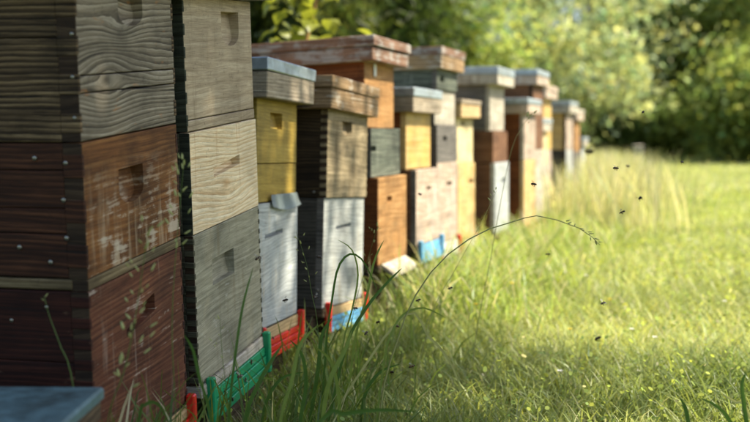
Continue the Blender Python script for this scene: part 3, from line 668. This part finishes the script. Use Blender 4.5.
# hedge of conifers going on to the left behind the row
for i, (hx_, hy_, hh_) in enumerate(((-3.2, 12.5, 4.6), (-4.7, 13.4, 5.0), (-6.3, 12.8, 4.7), (-8.0, 14.0, 5.2), (-10.0, 14.6, 5.2))):
    tree('dark conifer in the hedge hidden behind the near hives', hx_, hy_, hh_, (1.0, 0.9, hh_ / 2 - 0.1), (0.07, 0.10, 0.024), 0, 0.17, 70, 120, 0.55, 60 + i, 0.12, crown_z=hh_ / 2, droop=0.3, aspect=3.5, name='conifer', group='hedge conifers behind the near hives', nolimb=True)
# shade tree standing to the right of the photographer: its crown shades the near hives
tree('garden tree beside the path shading the near hives', 4.5, 1.75, 6.2, (1.95, 1.8, 1.3), (0.09, 0.13, 0.03), 0, 0.11, 170, 170, 0.62, 17, 0.13, crown_z=4.7, group='garden trees', lean=-2.45)

# yellow-green sapling behind the mustard hive
sp = bpy.data.objects.new('sapling', None); COL.objects.link(sp); bs = P(312, 135, 4.9); sp.location = (bs.x, 4.9, 0)
tag(sp, 'young shrub with yellow-green leaves and slanting tan stem behind the low zinc roof', 'shrub')
L0 = P(306, 40, 4.9) - sp.location; L1 = P(319, -12, 4.9) - sp.location
link('stem', tube_mesh('stem', [(0.0, 0, 0), (-0.02, 0, 0.6), tuple(L0), tuple(L1), tuple(L1 + Vector((0.08, 0, 0.35)))], [0.016, 0.014, 0.012, 0.009, 0.003], 7), plain('tan_stem', (150, 116, 60), 0.6), sp)
big = leafmat('sapling_leaf', (0.26, 0.28, 0.035), False, 0.5, 0.4)
def big_leaf_mesh():
    bm = bmesh.new(); n = 5; ra, rb, rc = [], [], []
    for i in range(n + 1):
        f = i / n; wv = 0.34 * math.sin(math.pi * f ** 0.8) + 0.005; zc = 0.12 * math.sin(f * 3.0) - 0.25 * f * f
        ra.append(bm.verts.new((f, -wv, zc + 0.06 * wv))); rb.append(bm.verts.new((f, 0, zc - 0.03))); rc.append(bm.verts.new((f, wv, zc + 0.06 * wv)))
    for i in range(n):
        bm.faces.new((ra[i], rb[i], rb[i + 1], ra[i + 1])); bm.faces.new((rb[i], rc[i], rc[i + 1], rb[i + 1]))
    return bm_mesh(bm, 'leaf', True)
LM = big_leaf_mesh(); LM.materials.append(big)
rr = random.Random(5)
for k in range(70):
    uu = rr.choice([rr.gauss(290, 12), rr.gauss(310, 18), rr.gauss(330, 12), rr.gauss(275, 8)]); vv = rr.uniform(-40, 42)
    p = P(uu, vv, 4.9 + rr.uniform(-0.25, 0.25)) - sp.location
    o = link('leaf', LM, (), sp); o.location = p; s_ = rr.uniform(0.06, 0.125); o.scale = (s_, s_, s_)
    o.rotation_euler = (rr.uniform(-0.7, 0.7), rr.uniform(-0.1, 0.9), rr.uniform(0, 6.28))

# ------------------------------------------------------------ grass
M['grass'] = leafmat('grass_blade', None, True, 0.5, 0.42, 0.4)
def in_foot(x, y, m=0.0):
    r = np.zeros(len(x), bool)
    for org, ax, ay, wd, dp in FOOT:
        a = (x - org.x) * ax.x + (y - org.y) * ax.y; b = (x - org.x) * ay.x + (y - org.y) * ay.y
        r |= (a > -m) & (a < wd + m) & (b > -m) & (b < dp + m)
    return r
rowp = np.array([[f[0].x + f[1].x * f[3] / 2, f[0].y + f[1].y * f[3] / 2] for f in FOOT if True])
rowp = rowp[np.argsort(rowp[:, 1])]
def row_x(y): return np.interp(y, rowp[:, 1], rowp[:, 0])

def blades(x, y, h, wd, lean, col, seed, bend=1.0):
    r = np.random.default_rng(seed); n = len(x)
    az = r.random(n) * 2 * np.pi
    d = np.stack([np.cos(az), np.sin(az)], 1) * lean[:, None]
    tw = az + np.pi / 2 + r.normal(size=n) * 0.7
    s = np.stack([np.cos(tw), np.sin(tw), np.zeros(n)], 1)
    vs = []
    for f, wf in ((0, 0.8), (0.3, 1.0), (0.62, 0.78), (0.85, 0.45)):
        c = np.stack([x + d[:, 0] * h * f ** (1 + bend), y + d[:, 1] * h * f ** (1 + bend), h * (f - 0.32 * lean * f ** 3) - 0.01], 1)
        vs += [c - s * (wd * wf / 2)[:, None], c + s * (wd * wf / 2)[:, None]]
    tip = np.stack([x + d[:, 0] * h, y + d[:, 1] * h, h * (1 - 0.45 * lean)], 1)
    vs.append(tip)
    v = np.stack(vs, 1).reshape(-1, 3); k = np.arange(n) * 9
    qd = np.concatenate([np.stack([k + i, k + i + 1, k + i + 3, k + i + 2], 1) for i in (0, 2, 4)])
    tr = np.stack([k + 6, k + 7, k + 8], 1)
    cc = np.concatenate([col, np.ones((n, 1))], 1)
    return v, qd, tr, np.repeat(cc, 9, 0)

def grass_obj(name, label, x, y, h, wd, lean, col, seed):
    v, qd, tr, cc = blades(x, y, h, wd, lean, col, seed)
    o = link(name, np_mesh(name, v, [qd, tr], cc), M['grass']); o['kind'] = 'stuff'; tag(o, label, 'grass'); return o

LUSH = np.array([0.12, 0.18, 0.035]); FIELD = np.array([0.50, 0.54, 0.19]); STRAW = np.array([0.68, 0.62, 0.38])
def smooth_noise(x, y, sc, sd):
    r = np.random.default_rng(sd); out = np.zeros(len(x))
    for i in range(5):
        a, b, c = r.normal(size=3); out += np.sin(x * sc * a * 1.6 + y * sc * b * 1.6 + c * 6)
    return out / 3.0
def field_colors(n, base, sd, straw=0.12, x=None, y=None):
    r = np.random.default_rng(sd)
    c = base * (0.7 + 0.6 * r.random((n, 1))) * (1 + r.normal(size=(n, 1)) * np.array([[0.12, 0.05, -0.1]]))
    m = r.random(n) < straw
    c[m] = STRAW * (0.7 + 0.5 * r.random((m.sum(), 1)))
    return np.clip(c, 0.01, 0.8)
def wedge(n, y0, y1, sd, marg=0.16, pw=1.0):
    r = np.random.default_rng(sd)
    y = np.sqrt(y0 ** 2 + (y1 ** 2 - y0 ** 2) * r.random(n) ** pw)
    x = (r.random(n) - 0.5) * (0.75 + 2 * marg) * (y + 0.5)
    k = (x > row_x(np.clip(y, rowp[0, 1], rowp[-1, 1])) - 0.35) & ~in_foot(x, y, -0.005)
    return x[k], y[k]
# meadow, from the hives to the wood
for (y0, y1, n, hh, ww, sd) in ((1.3, 4.5, 62000, 0.13, 0.0042, 31), (4.5, 10, 120000, 0.15, 0.0065, 32), (10, 22, 130000, 0.12, 0.013, 33), (22, 46, 80000, 0.12, 0.03, 34)):
    x, y = wedge(n, y0, y1, sd)
    r = np.random.default_rng(sd + 100)
    pn = smooth_noise(x, y, 2.2, 5); pn2 = smooth_noise(x, y, 0.7, 6)
    h = hh * (0.45 + 0.75 * r.random(len(x)) + 0.22 * pn); h = np.clip(h, 0.03, 0.45)
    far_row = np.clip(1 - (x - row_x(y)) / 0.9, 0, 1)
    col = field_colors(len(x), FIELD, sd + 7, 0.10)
    mixv = np.clip(0.12 + 0.28 * pn + 0.2 * pn2 + 0.25 * far_row + 0.45 * np.clip((3.4 - y) / 0.9, 0, 1), 0, 1)[:, None]  # last term darkens and greens the nearest strip: tree shade put into colour
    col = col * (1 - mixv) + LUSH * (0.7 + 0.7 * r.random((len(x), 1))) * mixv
    lean = np.clip(0.35 + 0.75 * r.random(len(x)), 0, 1.05)
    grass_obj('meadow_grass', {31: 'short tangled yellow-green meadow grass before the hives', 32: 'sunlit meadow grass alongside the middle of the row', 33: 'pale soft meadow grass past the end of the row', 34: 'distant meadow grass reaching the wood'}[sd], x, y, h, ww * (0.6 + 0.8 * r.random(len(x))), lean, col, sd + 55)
# long lush grass at the feet of the hives
r = np.random.default_rng(41); n = 5200
y = 1.45 + 9.0 * r.random(n) ** 1.5
off = np.abs(r.normal(size=n)) * 0.22 - 0.04
x = row_x(y) + off
k = ~in_foot(x, y, 0.02) & ~((y > 1.9) & (y < 3.6) & (off < 0.16) & (r.random(n) < 0.8)); x, y, off = x[k], y[k], off[k]
h = np.clip((0.36 - 0.3 * np.clip(off, 0, 1)) * (0.35 + 0.75 * r.random(len(x))), 0.08, 0.5)
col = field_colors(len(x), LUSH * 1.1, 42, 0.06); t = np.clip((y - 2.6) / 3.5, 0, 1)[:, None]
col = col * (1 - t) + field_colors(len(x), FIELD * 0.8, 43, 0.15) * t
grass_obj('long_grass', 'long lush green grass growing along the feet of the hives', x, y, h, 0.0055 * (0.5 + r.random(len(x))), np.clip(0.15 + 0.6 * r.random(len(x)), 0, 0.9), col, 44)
# untidy sunlit tussocks along the middle of the row
r = np.random.default_rng(71); n = 3400
y = 3.6 + 4.3 * r.random(n); tus = np.round(y * 3.1) * 1.7
x = row_x(y) + 0.10 + 0.12 * np.sin(tus * 5.1) + np.abs(r.normal(size=n)) * 0.26
k = ~in_foot(x, y, 0.03); x, y = x[k], y[k]
h = 0.16 + 0.27 * r.random(len(x)) * np.clip(1.15 - (x - row_x(y)), 0.25, 1)
grass_obj('tussock_grass', 'untidy sunlit tussock grass leaning along the middle of the row', x, y, h, 0.004 + 0.005 * r.random(len(x)), 0.3 + 0.75 * r.random(len(x)), field_colors(len(x), np.array([0.36, 0.45, 0.12]), 72, 0.2), 73)
# tall pale seeding grass at the end of the row
r = np.random.default_rng(51); n = 5000
y = 6.5 + 9 * r.random(n); x = row_x(np.clip(y, 0, 10.2)) + np.maximum(0, y - 10.2) * 0.2 + r.normal(size=n) * 0.28 + 0.3
k = ~in_foot(x, y, 0.02); x, y = x[k], y[k]
grass_obj('pale_tall_grass', 'tall pale seeding grass beside the farthest hives', x, y, 0.30 + 0.38 * r.random(len(x)), 0.006 + 0.006 * r.random(len(x)), 0.1 + 0.35 * r.random(len(x)), field_colors(len(x), np.array([0.46, 0.48, 0.22]), 52, 0.45), 53)
# clover and herb leaves low in the meadow
r = np.random.default_rng(61); x, y = wedge(70000, 2.0, 11, 62)
n = len(x); pn = smooth_noise(x, y, 3.0, 9); k = pn > -0.15; x, y = x[k], y[k]; n = len(x)
z = 0.02 + 0.13 * r.random(n); sz = 0.0025 + 0.0045 * r.random(n) ** 2 + 0.0008 * y
nrm = np.stack([r.normal(size=n) * 0.8, r.normal(size=n) * 0.8, np.ones(n) * 0.8], 1); nrm /= np.linalg.norm(nrm, axis=1)[:, None]
a = np.cross(nrm, r.normal(size=(n, 3))); a /= np.linalg.norm(a, axis=1)[:, None]; b = np.cross(nrm, a)
pc = np.stack([x, y, z], 1)
v = np.stack([pc + (a * math.cos(t_) + b * math.sin(t_) * 0.72) * sz[:, None] for t_ in np.linspace(0, 2 * math.pi, 7)[:-1]], 1).reshape(-1, 3)
kk = np.arange(n) * 6
cl = link('clover', np_mesh('clover', v, [np.stack([kk + i for i in range(6)], 1)], np.repeat(np.concatenate([field_colors(n, np.array([0.38, 0.45, 0.11]), 63, 0.04), np.ones((n, 1))], 1), 6, 0)), leafmat('clover_leaf', None, True, 0.5, 0.8, 0.1))
cl['kind'] = 'stuff'; tag(cl, 'low clover and herb leaves among the meadow grass', 'clover')

# ------------------------------------------------------------ single grasses that stand out
stalk_m = leafmat('stalk_green', (0.12, 0.19, 0.04), False, 0.35, 0.45)
stalk_pale = leafmat('stalk_pale', (0.42, 0.42, 0.17), False, 0.35, 0.5)
blade_m = leafmat('blade_green', (0.075, 0.15, 0.03), False, 0.4, 0.4)
blade_lt = leafmat('blade_light', (0.20, 0.27, 0.06), False, 0.4, 0.4)
def resample(pts, n):
    pts = [Vector(p) for p in pts]; out = []
    m = len(pts) - 1
    for i in range(n):
        t = i / (n - 1) * m; k = min(int(t), m - 1); f = t - k
        p0, p1, p2, p3 = pts[max(k - 1, 0)], pts[k], pts[k + 1], pts[min(k + 2, m)]
        out.append(0.5 * ((2 * p1) + (p2 - p0) * f + (2 * p0 - 5 * p1 + 4 * p2 - p3) * f * f + (3 * p1 - p0 - 3 * p2 + p3) * f ** 3))
    return out
def ground_foot(p, bend=(0, 0)):
    return Vector((p.x + max(-0.25, min(0.25, bend[0] * p.z)), p.y, 0.0))
def grass_blade(label, pix, z, width, mat, name='sedge_plant'):
    pts = [P(u, v, zz) for (u, v), zz in zip(pix, z if isinstance(z, (list, tuple)) else [z] * len(pix))]
    if pts[0].z > 0.01: pts.insert(0, ground_foot(pts[0], ((pts[0].x - pts[1].x) / max(0.03, abs(pts[1].z - pts[0].z)) * 0.45, 0)))
    pts = resample(pts, 16); bm = bmesh.new(); rows = []
    for i, p in enumerate(pts):
        t = (pts[min(i + 1, 15)] - pts[max(i - 1, 0)]).normalized(); s = t.cross(Vector((0.25, 1, 0.2))).normalized(); q = s.cross(t)
        f = i / 15; ww = width * (0.7 + 0.6 * f) * (1 - f ** 4) / 2 + 0.0003
        rows.append([bm.verts.new(p - s * ww), bm.verts.new(p + q * ww * 0.35), bm.verts.new(p + s * ww)])
    for i in range(15):
        bm.faces.new((rows[i][0], rows[i][1], rows[i + 1][1], rows[i + 1][0])); bm.faces.new((rows[i][1], rows[i][2], rows[i + 1][2], rows[i + 1][1]))
    o = link(name, bm_mesh(bm, name, True), mat); tag(o, label, 'plant', 'single long grass blades'); return o
SPK = None
def spikelet_mesh():
    bm = bmesh.new(); bmesh.ops.create_uvsphere(bm, u_segments=6, v_segments=5, radius=1)
    for v in bm.verts:
        f = (v.co.z + 1) / 2; v.co.x *= 0.16 * (1.2 - 0.6 * f); v.co.y *= 0.10 * (1.2 - 0.6 * f); v.co.z = f
    return bm_mesh(bm, 'spikelet', True)
SPK = spikelet_mesh(); SPK.materials.append(leafmat('spikelet_pale_green', (0.48, 0.50, 0.2), False, 0.4, 0.6))
def stalk(label, pix, z, rad, mat, heads=(), spread=0.02, size=0.012, name='grass_stalk', sd=1):
    """thin culm; heads: (from, to, count) along it, each spikelet on a short side"""
    zl = z if isinstance(z, (list, tuple)) else [z] * len(pix)
    pts = [P(u, v, zz) for (u, v), zz in zip(pix, zl)]
    if pts[0].z > 0.01: pts.insert(0, ground_foot(pts[0], ((pts[0].x - pts[1].x) / max(0.03, abs(pts[1].z - pts[0].z)) * 0.45, 0)))
    base = Vector((pts[0].x, pts[0].y, 0)); pts = resample([p - base for p in pts], 18)
    o = bpy.data.objects.new(name, None); COL.objects.link(o); o.location = base; o.empty_display_size = 0.03
    tag(o, label, 'grass stalk', 'single seeding grass stalks')
    link('culm', tube_mesh('culm', pts, [rad * (1 - 0.65 * i / 17) for i in range(18)], 5), mat, o)
    q = random.Random(sd)
    for a, b, n in heads:
        for i in range(n):
            f = a + (b - a) * (i + q.random() * 0.6) / n; t = f * 17; k = min(int(t), 16); p = pts[k].lerp(pts[k + 1], t - k)
            tg = (pts[k + 1] - pts[k]).normalized(); sd_ = Vector((q.uniform(-1, 1), q.uniform(-0.5, 0.5), q.uniform(-0.3, 0.8))).normalized()
            c = link('spikelet', SPK, (), o); s_ = size * q.uniform(0.7, 1.3); c.scale = (s_ * 1.2, s_ * 1.2, s_)
            d = (tg * 0.8 + sd_ * 0.8).normalized(); c.location = p + sd_ * q.uniform(0, spread); c.rotation_euler = d.to_track_quat('Z', 'Y').to_euler()
    return o
stalk('seeding grass stalk with loose spikelets before the red-brown box', [(107, 424), (123, 375), (134, 325), (142, 272), (149, 225)], 1.62, 0.0012, stalk_m, [(0.35, 1, 34)], 0.035, 0.013, sd=2)
stalk('fine seeding grass rising in the gap beside the brown box', [(176, 424), (172, 330), (176, 250), (181, 195), (184, 160)], 1.75, 0.0010, stalk_m, [(0.6, 1, 22)], 0.022, 0.012, sd=3)
stalk('thin bare dark stalk leaning on the shaded maroon side', [(74, 390), (60, 345), (50, 318), (44, 296)], 1.66, 0.0013, stalk_m, [(0.93, 1, 2)], 0.004, 0.008, sd=4)
stalk('long arching pale stalk drooping seeds over the meadow', [(384, 385), (396, 345), (412, 302), (440, 262), (478, 234), (516, 221), (540, 216), (581, 229), (600, 245)], 2.3, 0.0023, stalk_pale, [(0.84, 1, 12)], 0.005, 0.011, sd=5)
stalk('pale upright stalk with soft head before the limed hive', [(476, 335), (490, 262), (502, 195), (514, 142), (533, 112)], 2.9, 0.0015, stalk_pale, [(0.9, 1, 8)], 0.012, 0.012, sd=6)
stalk('fine stalk with spikelets before the chalk white box', [(318, 330), (312, 295), (306, 262), (296, 232)], 2.3, 0.0009, stalk_m, [(0.6, 1, 14)], 0.02, 0.009, sd=7)
stalk('fine stalk with spikelets before the orange bottom box', [(352, 320), (362, 280), (372, 245), (378, 226)], 2.7, 0.0010, stalk_m, [(0.6, 1, 12)], 0.02, 0.010, sd=8)
stalk('thin stalk crossing the green entrance strip', [(228, 424), (226, 390), (222, 352), (220, 318)], 1.9, 0.0009, stalk_m, [(0.55, 1, 12)], 0.02, 0.008, sd=9)
stalk('thin leaning stalk rising from the meadow before the cream hive', [(430, 320), (455, 270), (480, 225), (497, 190)], 2.4, 0.0009, stalk_pale, [(0.9, 1, 4)], 0.006, 0.010, sd=10)
grass_blade('tall straight blade before the grey-green box', [(229, 415), (236, 350), (243, 305), (253, 268)], 1.85, 0.005, blade_m)
grass_blade('broad blade leaning left across the green strip', [(245, 422), (258, 385), (272, 360), (282, 345)], 1.9, 0.008, blade_m)
grass_blade('arching blade looping before the cool white box', [(326, 345), (332, 300), (338, 268), (350, 254), (364, 262), (378, 292)], 2.3, 0.005, blade_m)
grass_blade('arching blade bending before the blue entrance', [(342, 350), (352, 310), (358, 275), (352, 250), (338, 240)], 2.35, 0.004, blade_lt)
grass_blade('upright blade between blue entrance and orange box', [(355, 340), (366, 300), (374, 262), (384, 240)], 2.4, 0.006, blade_lt)
grass_blade('leaning blade pointing at the white entrance board', [(345, 350), (365, 310), (385, 285), (402, 268)], 2.3, 0.007, blade_m)
grass_blade('blade bending right over bright grass', [(384, 362), (392, 332), (404, 314), (424, 308), (446, 318)], 2.3, 0.005, blade_lt)
grass_blade('pale dry blade lying across the meadow', [(400, 318), (430, 338), (450, 362), (462, 392)], 2.35, 0.006, stalk_pale)
grass_blade('dark broad blade lying low at the shaded edge', [(318, 424), (345, 414), (380, 410), (418, 412)], 1.75, 0.008, blade_m)
grass_blade('curling dark blade at the foot of red-brown box', [(138, 424), (145, 405), (158, 404), (170, 424)], 1.66, 0.006, blade_m)
grass_blade('arching green blade beside the silvered hive foot', [(212, 424), (200, 380), (193, 350), (184, 335)], 1.75, 0.006, blade_m)
grass_blade('dark blade rising at the shaded meadow corner', [(690, 440), (686, 410), (680, 398)], 1.9, 0.008, blade_m)
grass_blade('forked dark blade at the shaded meadow corner', [(735, 440), (728, 418), (715, 405), (700, 398)], 1.9, 0.007, blade_m)
grass_blade('long dark blade curving at the shaded meadow corner', [(748, 440), (744, 405), (742, 385), (746, 372)], 1.9, 0.008, blade_m)
grass_blade('straw dry blade by the shaded meadow corner', [(748, 412), (735, 402), (722, 394)], 2.0, 0.006, stalk_pale)
tuft = bpy.data.objects.new('grass_tuft', None); COL.objects.link(tuft); tuft.location = (-0.12, 2.1, 0); tag(tuft, 'lush tuft of long green blades below the red and blue entrances', 'grass tuft')
for i, pix in enumerate([[(280, 424), (292, 380), (300, 345), (318, 325)], [(300, 424), (306, 385), (302, 355), (290, 340)], [(322, 424), (330, 380), (345, 350), (352, 330)], [(262, 424), (268, 398), (282, 378), (304, 372)],
                         [(340, 424), (338, 390), (330, 360), (312, 345)], [(310, 424), (318, 370), (322, 335), (332, 318)], [(290, 424), (286, 395), (274, 380), (256, 378)], [(360, 424), (366, 392), (380, 372), (400, 364)]]):
    o = grass_blade('', pix, 1.9 + 0.07 * i, 0.007 + 0.001 * (i % 3), blade_m if i % 2 else blade_lt, 'blade')
    for k_ in ('label', 'category', 'group'): del o[k_]
    o.parent = tuft; o.matrix_parent_inverse = Matrix.Translation(tuft.location).inverted()

# ------------------------------------------------------------ flowers, post
yel = plain('buttercup_yellow', (236, 206, 40), 0.4); wht = plain('clover_white', (230, 226, 208), 0.6)
def flower(label, u, v, z, mat, r_, group):
    p = P(u, v, z); o = bpy.data.objects.new('flower', None); COL.objects.link(o); o.location = (p.x, p.y, 0); tag(o, label, 'flower', group)
    hgt = max(p.z, 0.05)
    link('stem', tube_mesh('stem', [(0.01, 0, 0), (0.004, 0, hgt * 0.6), (0, 0, hgt)], [0.0012, 0.001, 0.0008], 5), stalk_m, o)
    bm = bmesh.new()
    for k in range(6):
        a = k * math.pi / 3; d = Vector((math.cos(a), math.sin(a), 0)); s = Vector((-d.y, d.x, 0))
        c = bm.verts.new((0, 0, hgt)); b1 = bm.verts.new(Vector((0, 0, hgt + r_ * 0.35)) + d * r_ * 0.6 + s * r_ * 0.4); b2 = bm.verts.new(Vector((0, 0, hgt + r_ * 0.6)) + d * r_); b3 = bm.verts.new(Vector((0, 0, hgt + r_ * 0.35)) + d * r_ * 0.6 - s * r_ * 0.4)
        bm.faces.new((c, b1, b2, b3))
    link('petals', bm_mesh(bm, 'petals', True), mat, o)
for u, v, z in ((512, 284, 3.7), (610, 300, 4.0), (700, 262, 4.6), (570, 330, 3.3), (476, 305, 3.3)): flower('small yellow meadow flower on a thin stem', u, v, z, yel, 0.010, 'yellow flowers in the meadow')
for u, v, z in ((725, 302, 3.6), (632, 330, 3.3), (655, 338, 3.2), (690, 240, 5.0), (586, 276, 4.2), (735, 230, 5.6), (640, 372, 2.9), (560, 372, 2.8)): flower('small white clover flower in the meadow', u, v, z, wht, 0.010, 'white clover flowers')
pp = P(638, 150, 17)
po = bpy.data.objects.new('marker_post', None); COL.objects.link(po); po.location = (pp.x, 17, 0); tag(po, 'short whitish marker post in pale grass before the wood', 'post')
box('post', (-0.07, -0.07, -0.05), (0.07, 0.07, 0.55), M['lgrey'], po, 0.01, 0.006); box('post_cap', (-0.085, -0.085, 0.551), (0.085, 0.085, 0.58), M['lgrey'], po, 0.01, 0.004)

# ------------------------------------------------------------ bees
bee_d = plain('bee_dark_brown', (46, 34, 20), 0.5, 0, 0.4, 0.2, ((150, 104, 40), 0.5), 220)
def wing_material():
    N = NT('bee_wing')
    a = N.n('ShaderNodeBsdfTransparent'); b = N.n('ShaderNodeBsdfPrincipled', {'Base Color': (0.35, 0.32, 0.26, 1), 'Roughness': 0.25})
    return N.out(N.n('ShaderNodeMixShader', {0: 0.45, 1: a.outputs[0], 2: b.outputs[0]}).outputs[0])
wing_m = wing_material()
def bee_body():
    prof = [(-0.0075, 0.0003), (-0.0066, 0.0014), (-0.0050, 0.0022), (-0.0030, 0.0025), (-0.0012, 0.0019), (-0.0006, 0.0010), (0.0, 0.0017), (0.0014, 0.0024), (0.0030, 0.0021), (0.0038, 0.0011), (0.0044, 0.0015), (0.0054, 0.0017), (0.0062, 0.0010), (0.0066, 0.0002)]
    bm = bmesh.new(); rings = []
    for xx, rr_ in prof: rings.append([bm.verts.new((xx, rr_ * math.cos(a), rr_ * math.sin(a) - (0.0008 if xx < -0.003 else 0))) for a in [2 * math.pi * k / 8 for k in range(8)]])
    for i in range(len(rings) - 1):
        for k in range(8): bm.faces.new((rings[i][k], rings[i][(k + 1) % 8], rings[i + 1][(k + 1) % 8], rings[i + 1][k]))
    bm.faces.new(rings[0][::-1]); bm.faces.new(rings[-1])
    for sx in (-1, 1):          # hanging legs
        for bx_ in (0.0005, 0.0015, 0.0026):
            p0, p1, p2 = Vector((bx_, sx * 0.0012, -0.0016)), Vector((bx_ - 0.0005, sx * 0.0026, -0.0026)), Vector((bx_ - 0.0016, sx * 0.0028, -0.0050))
            for a, b in ((p0, p1), (p1, p2)):
                t = Vector((0.00028, 0, 0)); s2 = Vector((0, 0.00028, 0))
                va = [bm.verts.new(a + x_) for x_ in (t, s2, -t)]; vb = [bm.verts.new(b + x_) for x_ in (t, s2, -t)]
                for k in range(3): bm.faces.new((va[k], va[(k + 1) % 3], vb[(k + 1) % 3], vb[k]))
    return bm_mesh(bm, 'body', True)
BB = bee_body(); BB.materials.append(bee_d)
def wing_mesh(sx, ln, wd, back):
    bm = bmesh.new(); c = []
    for k in range(9):
        t = math.pi * 2 * k / 9; a = (math.cos(t) * 0.5 + 0.5) * ln; b = math.sin(t) * wd / 2 * (0.5 + a / ln)
        c.append(bm.verts.new((0.0012 - back * a + b, sx * (0.0012 + a * 0.92), 0.0022 + a * 0.28)))
    bm.faces.new(c); return bm_mesh(bm, 'wing')
WG = [wing_mesh(s_, l_, w_, b_) for s_ in (-1, 1) for l_, w_, b_ in ((0.0092, 0.0032, 0.25), (0.0066, 0.0026, 0.65))]
for m_ in WG: m_.materials.append(wing_m)
def bee(label, loc, rot, group, sc=1.0):
    o = link('honeybee', BB, ()); o.location = loc; o.rotation_euler = rot; o.scale = (sc, sc, sc); tag(o, label, 'bee', group)
    for m_ in WG: link('wing', m_, (), o)
    return o
rb_ = random.Random(3)
for u, v, z in ((589, 151, 1.5), (616, 168, 2.2), (640, 198, 1.9), (622, 212, 2.5), (682, 162, 2.6), (534, 184, 2.2), (643, 112, 2.4), (603, 303, 2.3), (598, 338, 1.8), (628, 166, 3.2), (450, 288, 2.6), (548, 254, 2.9)):
    bee('dark honeybee flying over the sunlit meadow', P(u, v, z), (rb_.uniform(-0.5, 0.5), rb_.uniform(-0.5, 0.5), rb_.uniform(0, 6.28)), 'honeybees over the meadow', 1.1)
for u, v, z in ((258, 258, 2.1), (285, 300, 2.3), (319, 257, 2.5), (355, 308, 2.4), (366, 333, 2.2), (316, 297, 2.4), (378, 322, 2.4), (418, 300, 2.5), (392, 372, 2.2), (412, 366, 2.2), (397, 326, 2.4), (240, 376, 2.0), (420, 194, 3.0)):
    bee('dark honeybee flying before the hive entrances', P(u, v, z), (rb_.uniform(-0.5, 0.5), rb_.uniform(-0.4, 0.4), rb_.uniform(0, 6.28)), 'honeybees before the hives', 1.1)

def crawl(label, hive, pix, group, y=-0.02):
    for u, v in pix:
        lx, lz = hive.at(u, v, y)
        p = hive.o.matrix_world @ Vector((lx, y - 0.002, lz))
        ax_, ay_, az_ = hive.ax, hive.ay, hive.az
        a = rb_.uniform(0, 6.28); f = ax_ * math.cos(a) + az_ * math.sin(a); up = -ay_; l = up.cross(f)
        m = Matrix(((f.x, l.x, up.x), (f.y, l.y, up.y), (f.z, l.z, up.z)))
        bee(label, p + up * 0.002, m.to_euler(), group, 1.0)
crawl('honeybee crawling on the green entrance strip', B, ((236, 372), (244, 380), (224, 390), (250, 362), (231, 399)), 'honeybees on the green strip', -0.016)
crawl('honeybee crawling on the red ridged entrance', C, ((272, 338), (288, 330)), 'honeybees on the red entrance', -0.016)
crawl('honeybee resting on the chalk white box', C, ((259, 258),), 'honeybees on the white box', -0.001)
